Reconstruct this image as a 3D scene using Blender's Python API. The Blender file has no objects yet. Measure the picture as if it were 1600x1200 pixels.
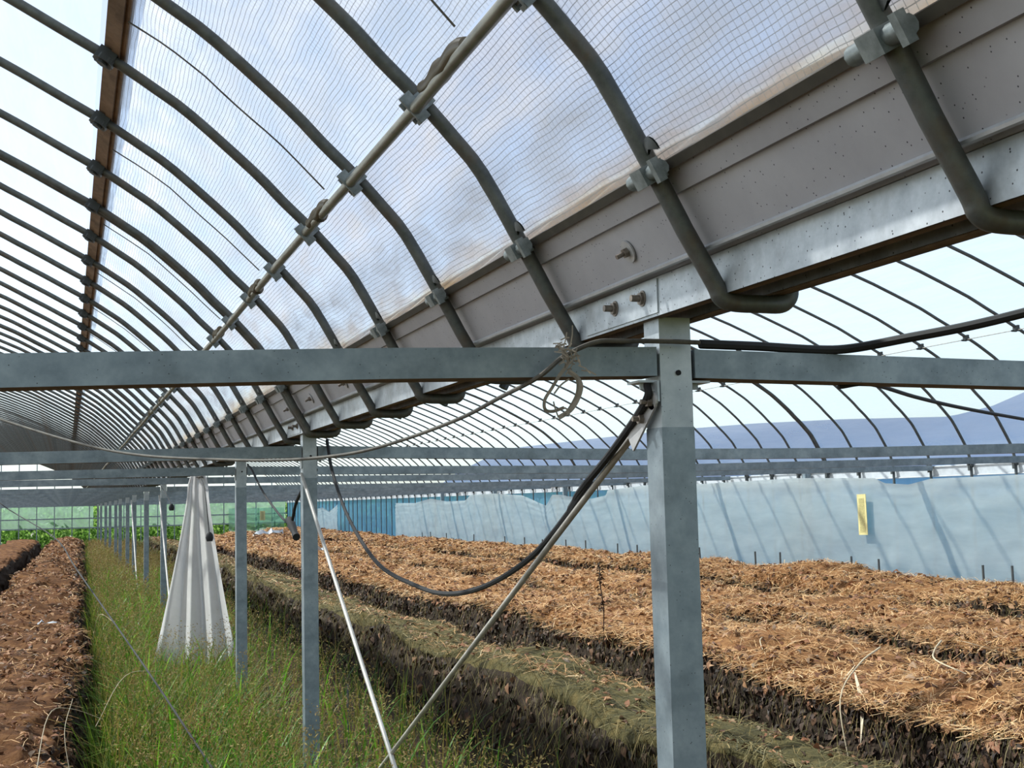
import bpy, math, random
import numpy as np
from mathutils import Vector, Matrix

SC = bpy.context.scene
COL = SC.collection
random.seed(7)
RNG = np.random.default_rng(11)
H = 1.40                       # camera height above the soil
PI = math.pi

# ------------------------------------------------------------------ camera, sky, sun, exposure
f_px, yaw, pit, rol = 1993.3, math.radians(19.30), math.radians(5.23), math.radians(1.37)
cy, sy, cp, sp, cr, sr = math.cos(yaw), math.sin(yaw), math.cos(pit), math.sin(pit), math.cos(rol), math.sin(rol)
R0 = Vector((cy, -sy, 0)); F0 = Vector((sy*cp, cy*cp, sp)); U0 = Vector((-sy*sp, -cy*sp, cp))
Rv = cr*R0 - sr*U0; Uv = sr*R0 + cr*U0
cd = bpy.data.cameras.new('camera'); cam = bpy.data.objects.new('camera', cd); COL.objects.link(cam)
cam.matrix_world = Matrix(((Rv.x, Uv.x, -F0.x, 0), (Rv.y, Uv.y, -F0.y, 0), (Rv.z, Uv.z, -F0.z, H), (0, 0, 0, 1)))
cd.sensor_width = 36; cd.lens = 36*f_px/1600; cd.clip_start = 0.05; cd.clip_end = 2000
SC.camera = cam

world = bpy.data.worlds.new('world'); SC.world = world; world.use_nodes = True
wn = world.node_tree.nodes; wl = world.node_tree.links; wn.clear()
sky = wn.new('ShaderNodeTexSky'); sky.sky_type = 'NISHITA'; sky.sun_disc = False
sky.sun_elevation = math.radians(50); sky.sun_rotation = math.radians(-48)
sky.air_density = 1.0; sky.dust_density = 0.6; sky.ozone_density = 1.5
bg = wn.new('ShaderNodeBackground'); bg.inputs['Strength'].default_value = 0.205
wo = wn.new('ShaderNodeOutputWorld')
hs = wn.new('ShaderNodeHueSaturation'); hs.inputs['Saturation'].default_value = 0.62; wl.new(sky.outputs[0], hs.inputs['Color']); wl.new(hs.outputs[0], bg.inputs['Color']); wl.new(bg.outputs[0], wo.inputs['Surface'])

sd = bpy.data.lights.new('sun', 'SUN'); sun = bpy.data.objects.new('sun', sd); COL.objects.link(sun)
sd.energy = 10.0; sd.angle = math.radians(1.5); sd.color = (1.0, 0.95, 0.87)
sun.rotation_euler = Vector((-0.50, 0.45, 0.80)).to_track_quat('Z', 'Y').to_euler()

SC.view_settings.view_transform = 'Standard'; SC.view_settings.look = 'None'
SC.view_settings.gamma = 1.0; SC.view_settings.use_curve_mapping = False
SC.view_settings.exposure = 0.0
SC.cycles.max_bounces = 8; SC.cycles.transparent_max_bounces = 24; SC.cycles.transmission_bounces = 6
SC.cycles.diffuse_bounces = 4; SC.cycles.use_denoising = True
SC.cycles.caustics_reflective = False; SC.cycles.caustics_refractive = False

# ------------------------------------------------------------------ node helpers
def new_mat(name):
    m = bpy.data.materials.new(name); m.use_nodes = True
    nt = m.node_tree; nt.nodes.clear()
    return m, nt, nt.nodes.new('ShaderNodeOutputMaterial')
def nd(nt, t, **kw):
    n = nt.nodes.new(t)
    for k, v in kw.items():
        if k in n.inputs: n.inputs[k].default_value = v
        else: setattr(n, k, v)
    return n
def ramp(nt, src, stops, interp='LINEAR'):
    r = nt.nodes.new('ShaderNodeValToRGB'); r.color_ramp.interpolation = interp
    els = r.color_ramp.elements
    while len(els) < len(stops): els.new(0.5)
    for e, (p, c) in zip(els, stops):
        e.position = p; e.color = (*c, 1) if len(c) == 3 else c
    nt.links.new(src, r.inputs[0]); return r.outputs[0]
def noise(nt, scale, detail=4, rough=0.6, coord='Object', stretch=None, dist=0.0):
    tc = nt.nodes.new('ShaderNodeTexCoord'); o = tc.outputs[coord]
    if stretch:
        mp = nt.nodes.new('ShaderNodeMapping'); mp.inputs['Scale'].default_value = stretch[:3]
        if len(stretch) > 3: mp.inputs['Rotation'].default_value = (0, 0, stretch[3])
        nt.links.new(o, mp.inputs[0]); o = mp.outputs[0]
    n = nd(nt, 'ShaderNodeTexNoise', Scale=scale, Detail=detail, Roughness=rough, Distortion=dist)
    nt.links.new(o, n.inputs['Vector']); return n.outputs['Fac']
def mixc(nt, a, b, fac):
    m = nt.nodes.new('ShaderNodeMix'); m.data_type = 'RGBA'
    for s, v in ((6, a), (7, b), (0, fac)):
        if hasattr(v, 'links') or hasattr(v, 'is_linked'): nt.links.new(v, m.inputs[s])
        else: m.inputs[s].default_value = (*v, 1) if isinstance(v, tuple) else v
    return m.outputs[2]
def math_(nt, op, a, b=None):
    m = nt.nodes.new('ShaderNodeMath'); m.operation = op
    for i, v in enumerate((a, b)):
        if v is None: continue
        if isinstance(v, (int, float)): m.inputs[i].default_value = v
        else: nt.links.new(v, m.inputs[i])
    return m.outputs[0]
def bump(nt, h, strength=0.3, dist=0.01):
    b = nd(nt, 'ShaderNodeBump', Strength=strength, Distance=dist); nt.links.new(h, b.inputs['Height']); return b.outputs[0]
def principled(nt, out, color, rough=0.6, metal=0.0, normal=None, spec=0.5):
    p = nt.nodes.new('ShaderNodeBsdfPrincipled')
    if isinstance(color, tuple): p.inputs['Base Color'].default_value = (*color, 1)
    else: nt.links.new(color, p.inputs['Base Color'])
    p.inputs['Roughness'].default_value = rough; p.inputs['Metallic'].default_value = metal
    p.inputs['Specular IOR Level'].default_value = spec
    if normal is not None: nt.links.new(normal, p.inputs['Normal'])
    if out is not None: nt.links.new(p.outputs[0], out.inputs[0])
    return p

def metal_mat(name, lo, hi, rough=0.5, metal=0.25, scale=14, specks=0.0, rust=None):
    m, nt, o = new_mat(name)
    c = ramp(nt, noise(nt, scale, 6, 0.65), [(0.3, lo), (0.68, hi)])
    if rust: c = mixc(nt, c, rust, ramp(nt, noise(nt, scale*0.35, 5, 0.7), [(0.5, (0, 0, 0)), (0.75, (0.75,)*3)]))
    if specks:
        v = nd(nt, 'ShaderNodeTexVoronoi', Scale=90.0); tc = nt.nodes.new('ShaderNodeTexCoord'); nt.links.new(tc.outputs['Object'], v.inputs['Vector'])
        c = mixc(nt, c, (0.02, 0.02, 0.022), ramp(nt, v.outputs['Distance'], [(specks, (1, 1, 1)), (specks+0.05, (0, 0, 0))]))
    principled(nt, o, c, rough, metal); return m
def plain(name, color, rough=0.6, metal=0.0, var=0.25, scale=20):
    m, nt, o = new_mat(name)
    d = tuple(x*(1-var) for x in color); u = tuple(min(1, x*(1+var)) for x in color)
    principled(nt, o, ramp(nt, noise(nt, scale, 4), [(0.3, d), (0.7, u)]), rough, metal); return m

def film_mat(name, clear, tint=(0.9, 0.96, 1.0), white=(0.85, 0.9, 0.95), streak=(3, 1, 3, 0.3), s_amt=0.25, net=False, stain=False, gloss=0.05, scale=3.0):
    """Plastic sheet: part lets the view through, part scatters the light behind it, a little gloss."""
    m, nt, o = new_mat(name); L = nt.links
    tr = nd(nt, 'ShaderNodeBsdfTransparent'); tr.inputs[0].default_value = (*tint, 1)
    tl = nt.nodes.new('ShaderNodeBsdfTranslucent'); df = nt.nodes.new('ShaderNodeBsdfDiffuse')
    gl = nd(nt, 'ShaderNodeBsdfGlossy', Roughness=0.28)
    st = noise(nt, scale, 5, 0.6, 'UV', streak, 0.4)
    wc = white
    if stain:
        tc = nt.nodes.new('ShaderNodeTexCoord'); sx = nt.nodes.new('ShaderNodeSeparateXYZ'); L.new(tc.outputs['UV'], sx.inputs[0])
        n2 = noise(nt, 2.2, 4, 0.6, 'UV', (1, 4, 1))
        edge = math_(nt, 'ADD', sx.outputs[1], math_(nt, 'MULTIPLY', n2, 0.22))
        wc = mixc(nt, (0.72, 0.46, 0.24), white, ramp(nt, edge, [(0.10, (0, 0, 0)), (0.21, (1, 1, 1))]))
        L.new(mixc(nt, (0.93, 0.72, 0.5), tint, ramp(nt, edge, [(0.10, (0, 0, 0)), (0.19, (1, 1, 1))])), tr.inputs[0])
    for b in (tl, df):
        if isinstance(wc, tuple): b.inputs[0].default_value = (*wc, 1)
        else: L.new(wc, b.inputs[0])
    a = nd(nt, 'ShaderNodeMixShader', Fac=0.22); L.new(tl.outputs[0], a.inputs[1]); L.new(df.outputs[0], a.inputs[2])
    fac = ramp(nt, st, [(0.3, (max(0, clear-s_amt),)*3), (0.7, (min(1, clear+s_amt),)*3)])
    b = nt.nodes.new('ShaderNodeMixShader'); L.new(fac, b.inputs[0]); L.new(a.outputs[0], b.inputs[1]); L.new(tr.outputs[0], b.inputs[2])
    c = nd(nt, 'ShaderNodeMixShader', Fac=gloss); L.new(b.outputs[0], c.inputs[1]); L.new(gl.outputs[0], c.inputs[2])
    outp = c.outputs[0]
    if net:                                                       # reinforcing threads woven into the sheet
        tc = nt.nodes.new('ShaderNodeTexCoord')
        wob = nd(nt, 'ShaderNodeTexNoise', Scale=5.0, Detail=2.0); L.new(tc.outputs['UV'], wob.inputs['Vector'])
        vm = nt.nodes.new('ShaderNodeVectorMath'); vm.operation = 'SCALE'; vm.inputs['Scale'].default_value = 0.018
        L.new(wob.outputs['Color'], vm.inputs[0])
        va = nt.nodes.new('ShaderNodeVectorMath'); va.operation = 'ADD'; L.new(tc.outputs['UV'], va.inputs[0]); L.new(vm.outputs[0], va.inputs[1])
        sx = nt.nodes.new('ShaderNodeSeparateXYZ'); L.new(va.outputs[0], sx.inputs[0])
        lines = []
        for ax, pitch, w in ((0, 0.0160, 0.036), (1, 0.0112, 0.060)):
            fr = math_(nt, 'FRACT', math_(nt, 'DIVIDE', sx.outputs[ax], pitch))
            lines.append(math_(nt, 'LESS_THAN', math_(nt, 'ABSOLUTE', math_(nt, 'SUBTRACT', fr, 0.5)), w))
        th = math_(nt, 'MULTIPLY', math_(nt, 'MAXIMUM', lines[0], lines[1]), 0.72)
        d2 = nt.nodes.new('ShaderNodeBsdfDiffuse'); d2.inputs[0].default_value = (0.42, 0.42, 0.42, 1)
        e = nt.nodes.new('ShaderNodeMixShader'); L.new(th, e.inputs[0]); L.new(outp, e.inputs[1]); L.new(d2.outputs[0], e.inputs[2]); outp = e.outputs[0]
    L.new(outp, o.inputs[0]); return m

def island_mat(name, stops, rough=0.75, trans=0.0, nscale=0, spec=0.3):
    """Each loose leaf, blade or stalk takes its own colour."""
    m, nt, o = new_mat(name); L = nt.links
    g = nt.nodes.new('ShaderNodeNewGeometry')
    c = ramp(nt, g.outputs['Random Per Island'], stops)
    p = principled(nt, None, c, rough, 0, None, spec)
    if trans:
        t = nt.nodes.new('ShaderNodeBsdfTranslucent'); L.new(c, t.inputs[0])
        mx = nd(nt, 'ShaderNodeMixShader', Fac=trans); L.new(p.outputs[0], mx.inputs[1]); L.new(t.outputs[0], mx.inputs[2]); L.new(mx.outputs[0], o.inputs[0])
    else: L.new(p.outputs[0], o.inputs[0])
    return m

# ------------------------------------------------------------------ materials
M = {}
M['galv'] = metal_mat('galvanised steel', (0.145, 0.185, 0.215), (0.27, 0.32, 0.35), 0.45, 0.35, 16, 0.05, (0.10, 0.125, 0.14))
M['galv_light'] = metal_mat('pale galvanised steel', (0.33, 0.37, 0.40), (0.47, 0.51, 0.53), 0.45, 0.3, 22, 0.05)
M['galv_base'] = metal_mat('spangled steel channel', (0.30, 0.33, 0.36), (0.52, 0.56, 0.59), 0.45, 0.3, 18, 0.09, (0.20, 0.20, 0.20))
M['under'] = metal_mat('brown underside', (0.10, 0.065, 0.035), (0.20, 0.13, 0.07), 0.8, 0.0, 20)  # brown for beam bottoms and parts of the gutter channel
M['pipe'] = metal_mat('weathered pipe', (0.062, 0.068, 0.065), (0.125, 0.132, 0.125), 0.5, 0.3, 30, 0, (0.10, 0.065, 0.04))
M['pipe_far'] = metal_mat('arch pipe', (0.06, 0.07, 0.078), (0.11, 0.125, 0.13), 0.5, 0.3, 12)
M['purlin'] = metal_mat('purlin pipe', (0.15, 0.145, 0.12), (0.26, 0.25, 0.21), 0.4, 0.35, 12)
M['clip'] = metal_mat('dull clip', (0.13, 0.15, 0.15), (0.27, 0.30, 0.30), 0.5, 0.35, 40)
M['clip_dark'] = plain('black clip', (0.035, 0.04, 0.04), 0.5)
M['batten'] = metal_mat('rusty batten', (0.10, 0.055, 0.03), (0.26, 0.16, 0.10), 0.8, 0.0, 10, 0, (0.30, 0.20, 0.14))
M['rail'] = plain('dark film rail', (0.05, 0.042, 0.03), 0.7)
M['sheet'] = metal_mat('gutter sheet', (0.345, 0.335, 0.36), (0.425, 0.415, 0.44), 0.55, 0.15, 6, 0.075)
M['bead'] = metal_mat('rolled bead', (0.42, 0.43, 0.45), (0.55, 0.57, 0.6), 0.35, 0.5, 20)
M['bolt'] = metal_mat('brown bolt', (0.13, 0.10, 0.08), (0.28, 0.24, 0.20), 0.5, 0.4, 60)
M['washer'] = plain('pale washer', (0.45, 0.44, 0.44), 0.5, 0.3)
M['black'] = plain('black rubber', (0.013, 0.013, 0.014), 0.75)
M['cable'] = metal_mat('dusty cable', (0.045, 0.04, 0.035), (0.13, 0.115, 0.09), 0.7, 0, 25)
M['rod'] = metal_mat('bare rod', (0.30, 0.28, 0.24), (0.55, 0.52, 0.47), 0.4, 0.3, 20)
M['rod_pale'] = metal_mat('pale rod', (0.34, 0.325, 0.29), (0.50, 0.48, 0.44), 0.5, 0.1, 20)
M['hole'] = plain('bolt hole', (0.008, 0.008, 0.008), 0.9)
M['roof_l'] = film_mat('roof film', 0.62, (0.88, 0.97, 1.0), (0.86, 0.92, 0.96), (0.5, 3, 1), 0.06)
M['roof_r'] = film_mat('clear roof film', 0.74, (0.86, 0.96, 1.0), (0.82, 0.90, 0.96), (0.4, 3, 1), 0.05)
M['net1'] = film_mat('woven film', 0.55, (0.88, 0.95, 1.0), (0.92, 0.95, 0.98), (1.2, 3.4, 1, 0.5), 0.30, True, False, 0.06, 3.0)
M['net2'] = film_mat('stained woven film', 0.42, (0.86, 0.92, 1.0), (0.92, 0.90, 0.90), (1.4, 5, 1, 0.45), 0.34, True, True, 0.06, 3.0)
M['bunch'] = film_mat('dirty bunched film', 0.05, (0.9, 0.85, 0.75), (0.20, 0.17, 0.12), (4, 4, 1), 0.1, False, False, 0.08)
M['curtain'] = film_mat('milky curtain film', 0.13, (0.90, 0.96, 0.95), (0.93, 0.95, 0.89), (0.5, 2.5, 1, 0.2), 0.10, False, False, 0.06)
M['end'] = film_mat('greenish end film', 0.52, (0.50, 0.74, 0.66), (0.36, 0.52, 0.45), (1, 1, 1), 0.10)
M['blue'] = film_mat('blue tarpaulin', 0.25, (0.27, 0.62, 0.95), (0.22, 0.52, 0.80), (6, 0.6, 1), 0.06, False, False, 0.05)
M['cloth'] = film_mat('dusty white film', 0.06, (0.95, 0.95, 0.95), (0.60, 0.585, 0.575), (2, 6, 1), 0.05, False, False, 0.10)
M['white'] = plain('white plastic', (0.46, 0.48, 0.51), 0.4, 0, 0.1)
M['yellow'] = plain('yellow sticky card', (0.66, 0.58, 0.27), 0.4, 0, 0.15)
M['yellow_c'] = plain('speckled olive card', (0.44, 0.39, 0.17), 0.5, 0, 0.5, 160)
M['twine'] = island_mat('raffia', [(0, (0.20, 0.17, 0.13)), (1, (0.38, 0.33, 0.27))], 0.7, 0.3)
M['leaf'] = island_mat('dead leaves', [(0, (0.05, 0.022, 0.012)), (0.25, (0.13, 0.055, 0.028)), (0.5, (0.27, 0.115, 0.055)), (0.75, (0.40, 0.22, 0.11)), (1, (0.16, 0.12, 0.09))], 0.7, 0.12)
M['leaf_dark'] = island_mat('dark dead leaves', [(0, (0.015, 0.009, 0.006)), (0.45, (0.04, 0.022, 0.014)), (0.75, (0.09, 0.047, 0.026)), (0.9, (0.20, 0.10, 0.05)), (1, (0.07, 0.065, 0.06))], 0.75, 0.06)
M['straw'] = island_mat('straw', [(0, (0.32, 0.15, 0.06)), (0.4, (0.52, 0.28, 0.115)), (0.8, (0.66, 0.41, 0.19)), (1, (0.78, 0.58, 0.34))], 0.6, 0.12)
M['straw_moss_dim'] = island_mat('dim mossy straw', [(0, (0.055, 0.05, 0.02)), (0.5, (0.12, 0.10, 0.035)), (0.85, (0.22, 0.15, 0.05)), (1, (0.30, 0.24, 0.12))], 0.75, 0.08)  # moss tone with shade put in; also darker straw for other bed sides
M['grass'] = island_mat('grass blades', [(0, (0.03, 0.07, 0.006)), (0.3, (0.075, 0.15, 0.012)), (0.55, (0.17, 0.24, 0.025)), (0.8, (0.26, 0.22, 0.05)), (1, (0.26, 0.16, 0.05))], 0.5, 0.5)
M['broad'] = island_mat('broad grass', [(0, (0.05, 0.17, 0.01)), (0.6, (0.14, 0.34, 0.02)), (1, (0.28, 0.46, 0.06))], 0.4, 0.5)
M['seed'] = island_mat('seed heads', [(0, (0.16, 0.10, 0.03)), (0.5, (0.28, 0.19, 0.065)), (1, (0.36, 0.30, 0.10))], 0.7, 0.3)
M['dry'] = island_mat('dry stalks', [(0, (0.50, 0.40, 0.26)), (1, (0.72, 0.62, 0.45))], 0.6, 0.1)
M['bush'] = island_mat('leaves outside', [(0, (0.05, 0.13, 0.02)), (0.5, (0.14, 0.30, 0.05)), (1, (0.30, 0.48, 0.12))], 0.5, 0.45)
def soil_mat(name, stops, sc=9):
    m, nt, o = new_mat(name)
    n = noise(nt, sc, 8, 0.7); c = ramp(nt, n, stops)
    principled(nt, o, c, 0.9, 0, bump(nt, noise(nt, sc*5, 6, 0.75), 0.9, 0.03), 0.15); return m
M['soil'] = soil_mat('path soil', [(0.3, (0.035, 0.022, 0.014)), (0.6, (0.085, 0.052, 0.03)), (0.8, (0.16, 0.10, 0.055))])
M['bed'] = soil_mat('straw bed', [(0.25, (0.10, 0.04, 0.018)), (0.5, (0.31, 0.145, 0.058)), (0.75, (0.50, 0.27, 0.11))])
M['bed_l'] = soil_mat('peaty bed', [(0.25, (0.03, 0.012, 0.006)), (0.5, (0.16, 0.068, 0.026)), (0.75, (0.33, 0.165, 0.065))])
M['bed_moss_shade'] = soil_mat('shade-toned mossy bed', [(0.25, (0.045, 0.04, 0.02)), (0.5, (0.12, 0.10, 0.04)), (0.75, (0.25, 0.17, 0.06))])  # olive moss, with the bed's shade put into the darker colour
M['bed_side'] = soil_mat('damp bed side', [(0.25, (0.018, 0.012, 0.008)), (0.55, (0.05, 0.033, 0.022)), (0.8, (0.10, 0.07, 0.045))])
M['ground'] = soil_mat('outside ground', [(0.3, (0.08, 0.10, 0.03)), (0.7, (0.18, 0.19, 0.07))], 0.4)
M['hill'] = soil_mat('haze-blue wooded hill', [(0.3, (0.055, 0.085, 0.15)), (0.7, (0.075, 0.11, 0.185))], 0.02)  # distance haze put into the blue of the woods

# ------------------------------------------------------------------ geometry helpers
class MB:
    """Collects shapes, links them as one mesh object."""
    def __init__(s): s.v = []; s.f = []; s.m = []; s.uv = []
    def add(s, verts, faces, mi=0):
        b = len(s.v); s.v += [tuple(p) for p in verts]
        s.f += [tuple(b+i for i in q) for q in faces]; s.m += [mi]*len(faces)
    def box(s, c, size, rot=None, mi=0, bottom=None):
        hx, hy, hz = [k/2 for k in size]
        pts = [Vector((x, y, z)) for x in (-hx, hx) for y in (-hy, hy) for z in (-hz, hz)]
        if rot is not None: pts = [rot @ p for p in pts]
        pts = [p+Vector(c) for p in pts]
        fs = [(0, 1, 3, 2), (4, 6, 7, 5), (0, 4, 5, 1), (2, 3, 7, 6), (1, 5, 7, 3)]
        s.add(pts, fs, mi); b = len(s.v)-8
        s.f.append(tuple(b+i for i in (0, 2, 6, 4))); s.m.append(mi if bottom is None else bottom)
    def prism(s, poly, y0, y1, mi=0):
        n = len(poly)
        vs = [(x, y0, z) for x, z in poly]+[(x, y1, z) for x, z in poly]
        s.add(vs, [(i, (i+1) % n, n+(i+1) % n, n+i) for i in range(n)]+[tuple(range(n))[::-1], tuple(range(n, 2*n))], mi)
    def tube(s, pts, r, n=10, mi=0, closed_ends=True):
        pts = [Vector(tuple(float(c) for c in p)) for p in pts]; k = len(pts); rs = [float(q) for q in r] if hasattr(r, '__len__') else [float(r)]*k
        t = [(pts[min(i+1, k-1)]-pts[max(i-1, 0)]).normalized() for i in range(k)]
        a = Vector((0, 1, 0)) if abs(t[0].y) < 0.9 else Vector((0, 0, 1))
        a = (a-t[0]*a.dot(t[0])).normalized(); vs = []
        for i in range(k):
            a = (a-t[i]*a.dot(t[i])).normalized(); b = t[i].cross(a)
            vs += [pts[i]+rs[i]*(math.cos(2*PI*j/n)*a+math.sin(2*PI*j/n)*b) for j in range(n)]
        fs = [(i*n+j, i*n+(j+1) % n, (i+1)*n+(j+1) % n, (i+1)*n+j) for i in range(k-1) for j in range(n)]
        if closed_ends: fs += [tuple(range(n))[::-1], tuple((k-1)*n+j for j in range(n))]
        s.add(vs, fs, mi)
    def cyl(s, c, axis, r, h, n=14, mi=0):
        ax = Vector(axis).normalized(); c = Vector(c); s.tube([c-ax*h/2, c+ax*h/2], r, n, mi)
    def ribbon(s, pts, w, up, mi=0):
        pts = [Vector(tuple(float(c) for c in p)) for p in pts]; k = len(pts); ws = [float(q) for q in w] if hasattr(w, '__len__') else [float(w)]*k; vs = []
        for i in range(k):
            t = (pts[min(i+1, k-1)]-pts[max(i-1, 0)]).normalized(); sd_ = t.cross(Vector(up))
            if sd_.length < 1e-4: sd_ = t.orthogonal()
            sd_.normalize(); vs += [pts[i]-sd_*ws[i]/2, pts[i]+sd_*ws[i]/2]
        s.add(vs, [(2*i, 2*i+1, 2*i+3, 2*i+2) for i in range(k-1)], mi)
    def build(s, name, mats, parent=None, smooth=True, loc=(0, 0, 0)):
        me = bpy.data.meshes.new(name); me.from_pydata(s.v, [], s.f)
        for m in (mats if isinstance(mats, (list, tuple)) else [mats]): me.materials.append(m)
        if len(set(s.m)) > 1: me.polygons.foreach_set('material_index', s.m)
        if smooth:
            me.polygons.foreach_set('use_smooth', [True]*len(s.f)); me.set_sharp_from_angle(angle=math.radians(38))
        me.update(); o = bpy.data.objects.new(name, me); COL.objects.link(o); o.location = loc
        if parent: o.parent = parent
        return o
def tag(o, label, cat, group=None, kind=None):
    if label: o['label'] = label
    if cat: o['category'] = cat
    if group: o['group'] = group
    if kind: o['kind'] = kind
    return o
def thing(name, label, cat, loc=(0, 0, 0), group=None, kind='thing'):
    o = bpy.data.objects.new(name, None); o.empty_display_size = 0.1; COL.objects.link(o); o.location = loc
    return tag(o, label, cat, group, kind)
def copy_tree(o, loc=None, parent=None, skip=()):
    c = o.copy(); COL.objects.link(c)
    if parent: c.parent = parent
    if loc is not None: c.location = loc
    for ch in list(o.children):
        if ch.name.split('.')[0] not in skip: copy_tree(ch, None, c)
    return c
def crom(P, n=6):
    P = [np.array(p, float) for p in P]; Q = [2*P[0]-P[1]]+P+[2*P[-1]-P[-2]]; out = []
    for i in range(1, len(Q)-2):
        a, b, c, d = Q[i-1:i+3]
        for t in np.arange(n)/n:
            out.append(0.5*((2*b)+(c-a)*t+(2*a-5*b+4*c-d)*t*t+(3*b-a-3*c+d)*t**3))
    return out+[P[-1]]
def np_mesh(name, V, F, mat, parent=None, uv=None, smooth=True, mi=None):
    me = bpy.data.meshes.new(name); V = np.asarray(V, np.float32); F = np.asarray(F, np.int32); k = F.shape[1]
    me.vertices.add(len(V)); me.vertices.foreach_set('co', V.ravel())
    me.loops.add(F.size); me.loops.foreach_set('vertex_index', F.ravel())
    me.polygons.add(len(F)); me.polygons.foreach_set('loop_start', np.arange(0, F.size, k, dtype=np.int32))
    for m in (mat if isinstance(mat, (list, tuple)) else [mat]): me.materials.append(m)
    if mi is not None: me.polygons.foreach_set('material_index', np.asarray(mi, np.int32))
    if smooth: me.polygons.foreach_set('use_smooth', np.ones(len(F), bool))
    if uv is not None:
        l = me.uv_layers.new(name='UVMap'); l.data.foreach_set('uv', np.asarray(uv, np.float32)[F.ravel()].ravel())
    me.update(calc_edges=True); me.validate()
    o = bpy.data.objects.new(name, me); COL.objects.link(o)
    if parent: o.parent = parent
    return o
def grid_faces(a, b):
    i = np.arange(a-1)[:, None]*b+np.arange(b-1)[None, :]
    return np.stack([i, i+1, i+b+1, i+b], -1).reshape(-1, 4)
_perm = RNG.random((256, 256))
def vnoise(x, y):
    x = np.asarray(x, float); y = np.asarray(y, float); xi = np.floor(x).astype(int); yi = np.floor(y).astype(int)
    fx = x-xi; fy = y-yi; fx = fx*fx*(3-2*fx); fy = fy*fy*(3-2*fy); g = lambda a, b: _perm[a % 256, b % 256]
    return (g(xi, yi)*(1-fx)+g(xi+1, yi)*fx)*(1-fy)+(g(xi, yi+1)*(1-fx)+g(xi+1, yi+1)*fx)*fy
def fbm(x, y, o=4):
    s = 0; a = 0.5
    for k in range(o): s = s+a*(vnoise(x*2**k+17*k, y*2**k+5*k)-0.5); a *= 0.55
    return s

# ------------------------------------------------------------------ measures of the house
GX = 1.05; PITCH = 0.60; Y0 = 0.551; YE = 50.0; EX = 8.15
PROF = [(.095, .313), (.147, .412), (.198, .505), (.279, .645), (.335, .712), (.405, .787), (.48, .858), (.56, .938), (.73, 1.085), (.83, 1.155), (.945, 1.228),
        (1.074, 1.299), (1.196, 1.366), (1.31, 1.425), (1.39, 1.468), (1.55, 1.545), (2.1, 1.77), (2.7, 1.94), (3.1, 2.01), (3.475, 2.035)]
POSTY = [2.017, 5.617, 7.965, 10.52, 14.59, 17.81, 21.05, 23.4, 26.63, 29.07, 32.9, 36.7, 41.5, 45.6]
PW = 0.0633; PX = 0.982+PW/2
ORD = ['nearest', 'second', 'third', 'fourth', 'fifth', 'sixth', 'seventh', 'eighth', 'ninth', 'tenth', 'eleventh', 'twelfth', 'thirteenth', 'fourteenth']
def prof_at(o):
    a = np.array(PROF); return np.interp(o, a[:, 0], a[:, 1])
half = crom(PROF, 4)
full = half+[np.array([2*3.475-p[0], p[1]]) for p in half[::-1][1:]]

# ================================================================== THE SETTING
# floor
fl = MB(); fl.add([(-9, -2, 0), (12, -2, 0), (12, 56, 0), (-9, 56, 0)], [(0, 1, 2, 3)])
tag(fl.build('floor', M['soil'], smooth=False), 'dark soil floor of the greenhouse', 'floor', kind='structure')
g = MB(); g.add([(-600, -200, -0.06), (600, -200, -0.06), (600, 900, -0.06), (-600, 900, -0.06)], [(0, 1, 2, 3)])
tag(g.build('ground', M['ground'], smooth=False), 'ground outside the greenhouse', 'ground', kind='structure')
# hills beyond the clear film, distance haze put into their colour
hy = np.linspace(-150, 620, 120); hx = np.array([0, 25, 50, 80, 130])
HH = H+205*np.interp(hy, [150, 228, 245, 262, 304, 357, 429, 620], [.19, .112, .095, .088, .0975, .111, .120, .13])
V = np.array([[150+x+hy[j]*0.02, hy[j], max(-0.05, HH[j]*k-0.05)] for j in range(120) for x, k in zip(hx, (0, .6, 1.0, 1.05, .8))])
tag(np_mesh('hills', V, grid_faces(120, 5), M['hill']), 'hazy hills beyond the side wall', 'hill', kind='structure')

def arch_film(name, label, x_of, o0, o1, mat, off, ny, cat='ceiling', amp=0.004, ystart=-1.5, yend=YE, kind='structure', samples=60, seed=0.0, vrev=False, fold=0.0):
    oo = np.linspace(o0, o1, samples)
    F = np.array(full); zz = np.interp(oo, F[:, 0], F[:, 1]); do = np.gradient(oo); dz = np.gradient(zz)
    L_ = np.hypot(do, dz); nx_ = -dz/L_; nz_ = do/L_; arc = np.concatenate([[0], np.cumsum(np.hypot(np.diff(oo), np.diff(zz)))])
    yy = np.linspace(ystart, yend, ny)
    A, B = np.meshgrid(arc, yy); W = fbm(B*2.1+seed, A*3.3)*amp*2
    if fold:
        W = W+fold*(np.sin((B*2*PI/1.2)+seed)*0.5+fbm(B*4+A*3+seed, A*2.2-B*1.5, 3)*1.6)*np.clip(np.minimum(arc, arc[-1]-arc)*8, 0, 1)[None, :]
    W = W+off
    o_ = oo[None, :]+nx_[None, :]*W; z_ = zz[None, :]+nz_[None, :]*W
    V = np.stack([x_of(o_), B, z_+H], -1).reshape(-1, 3)
    uv = np.stack([B, A], -1).reshape(-1, 2)
    o = np_mesh(name, V, grid_faces(ny, samples), mat, uv=uv)
    return tag(o, label, cat, None, kind)
left_x = lambda o: GX-o
right_x = lambda o: EX-o*(EX-GX)/(2*3.475)
arch_film('ceiling_left', 'pale plastic film over the near span', left_x, 0.985, 5.96, M['roof_l'], 0.022, 120)
arch_film('ceiling_right', 'clear plastic film over the span beyond the gutter', right_x, 0.06, 6.84, M['roof_r'], 0.024, 140)
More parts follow.
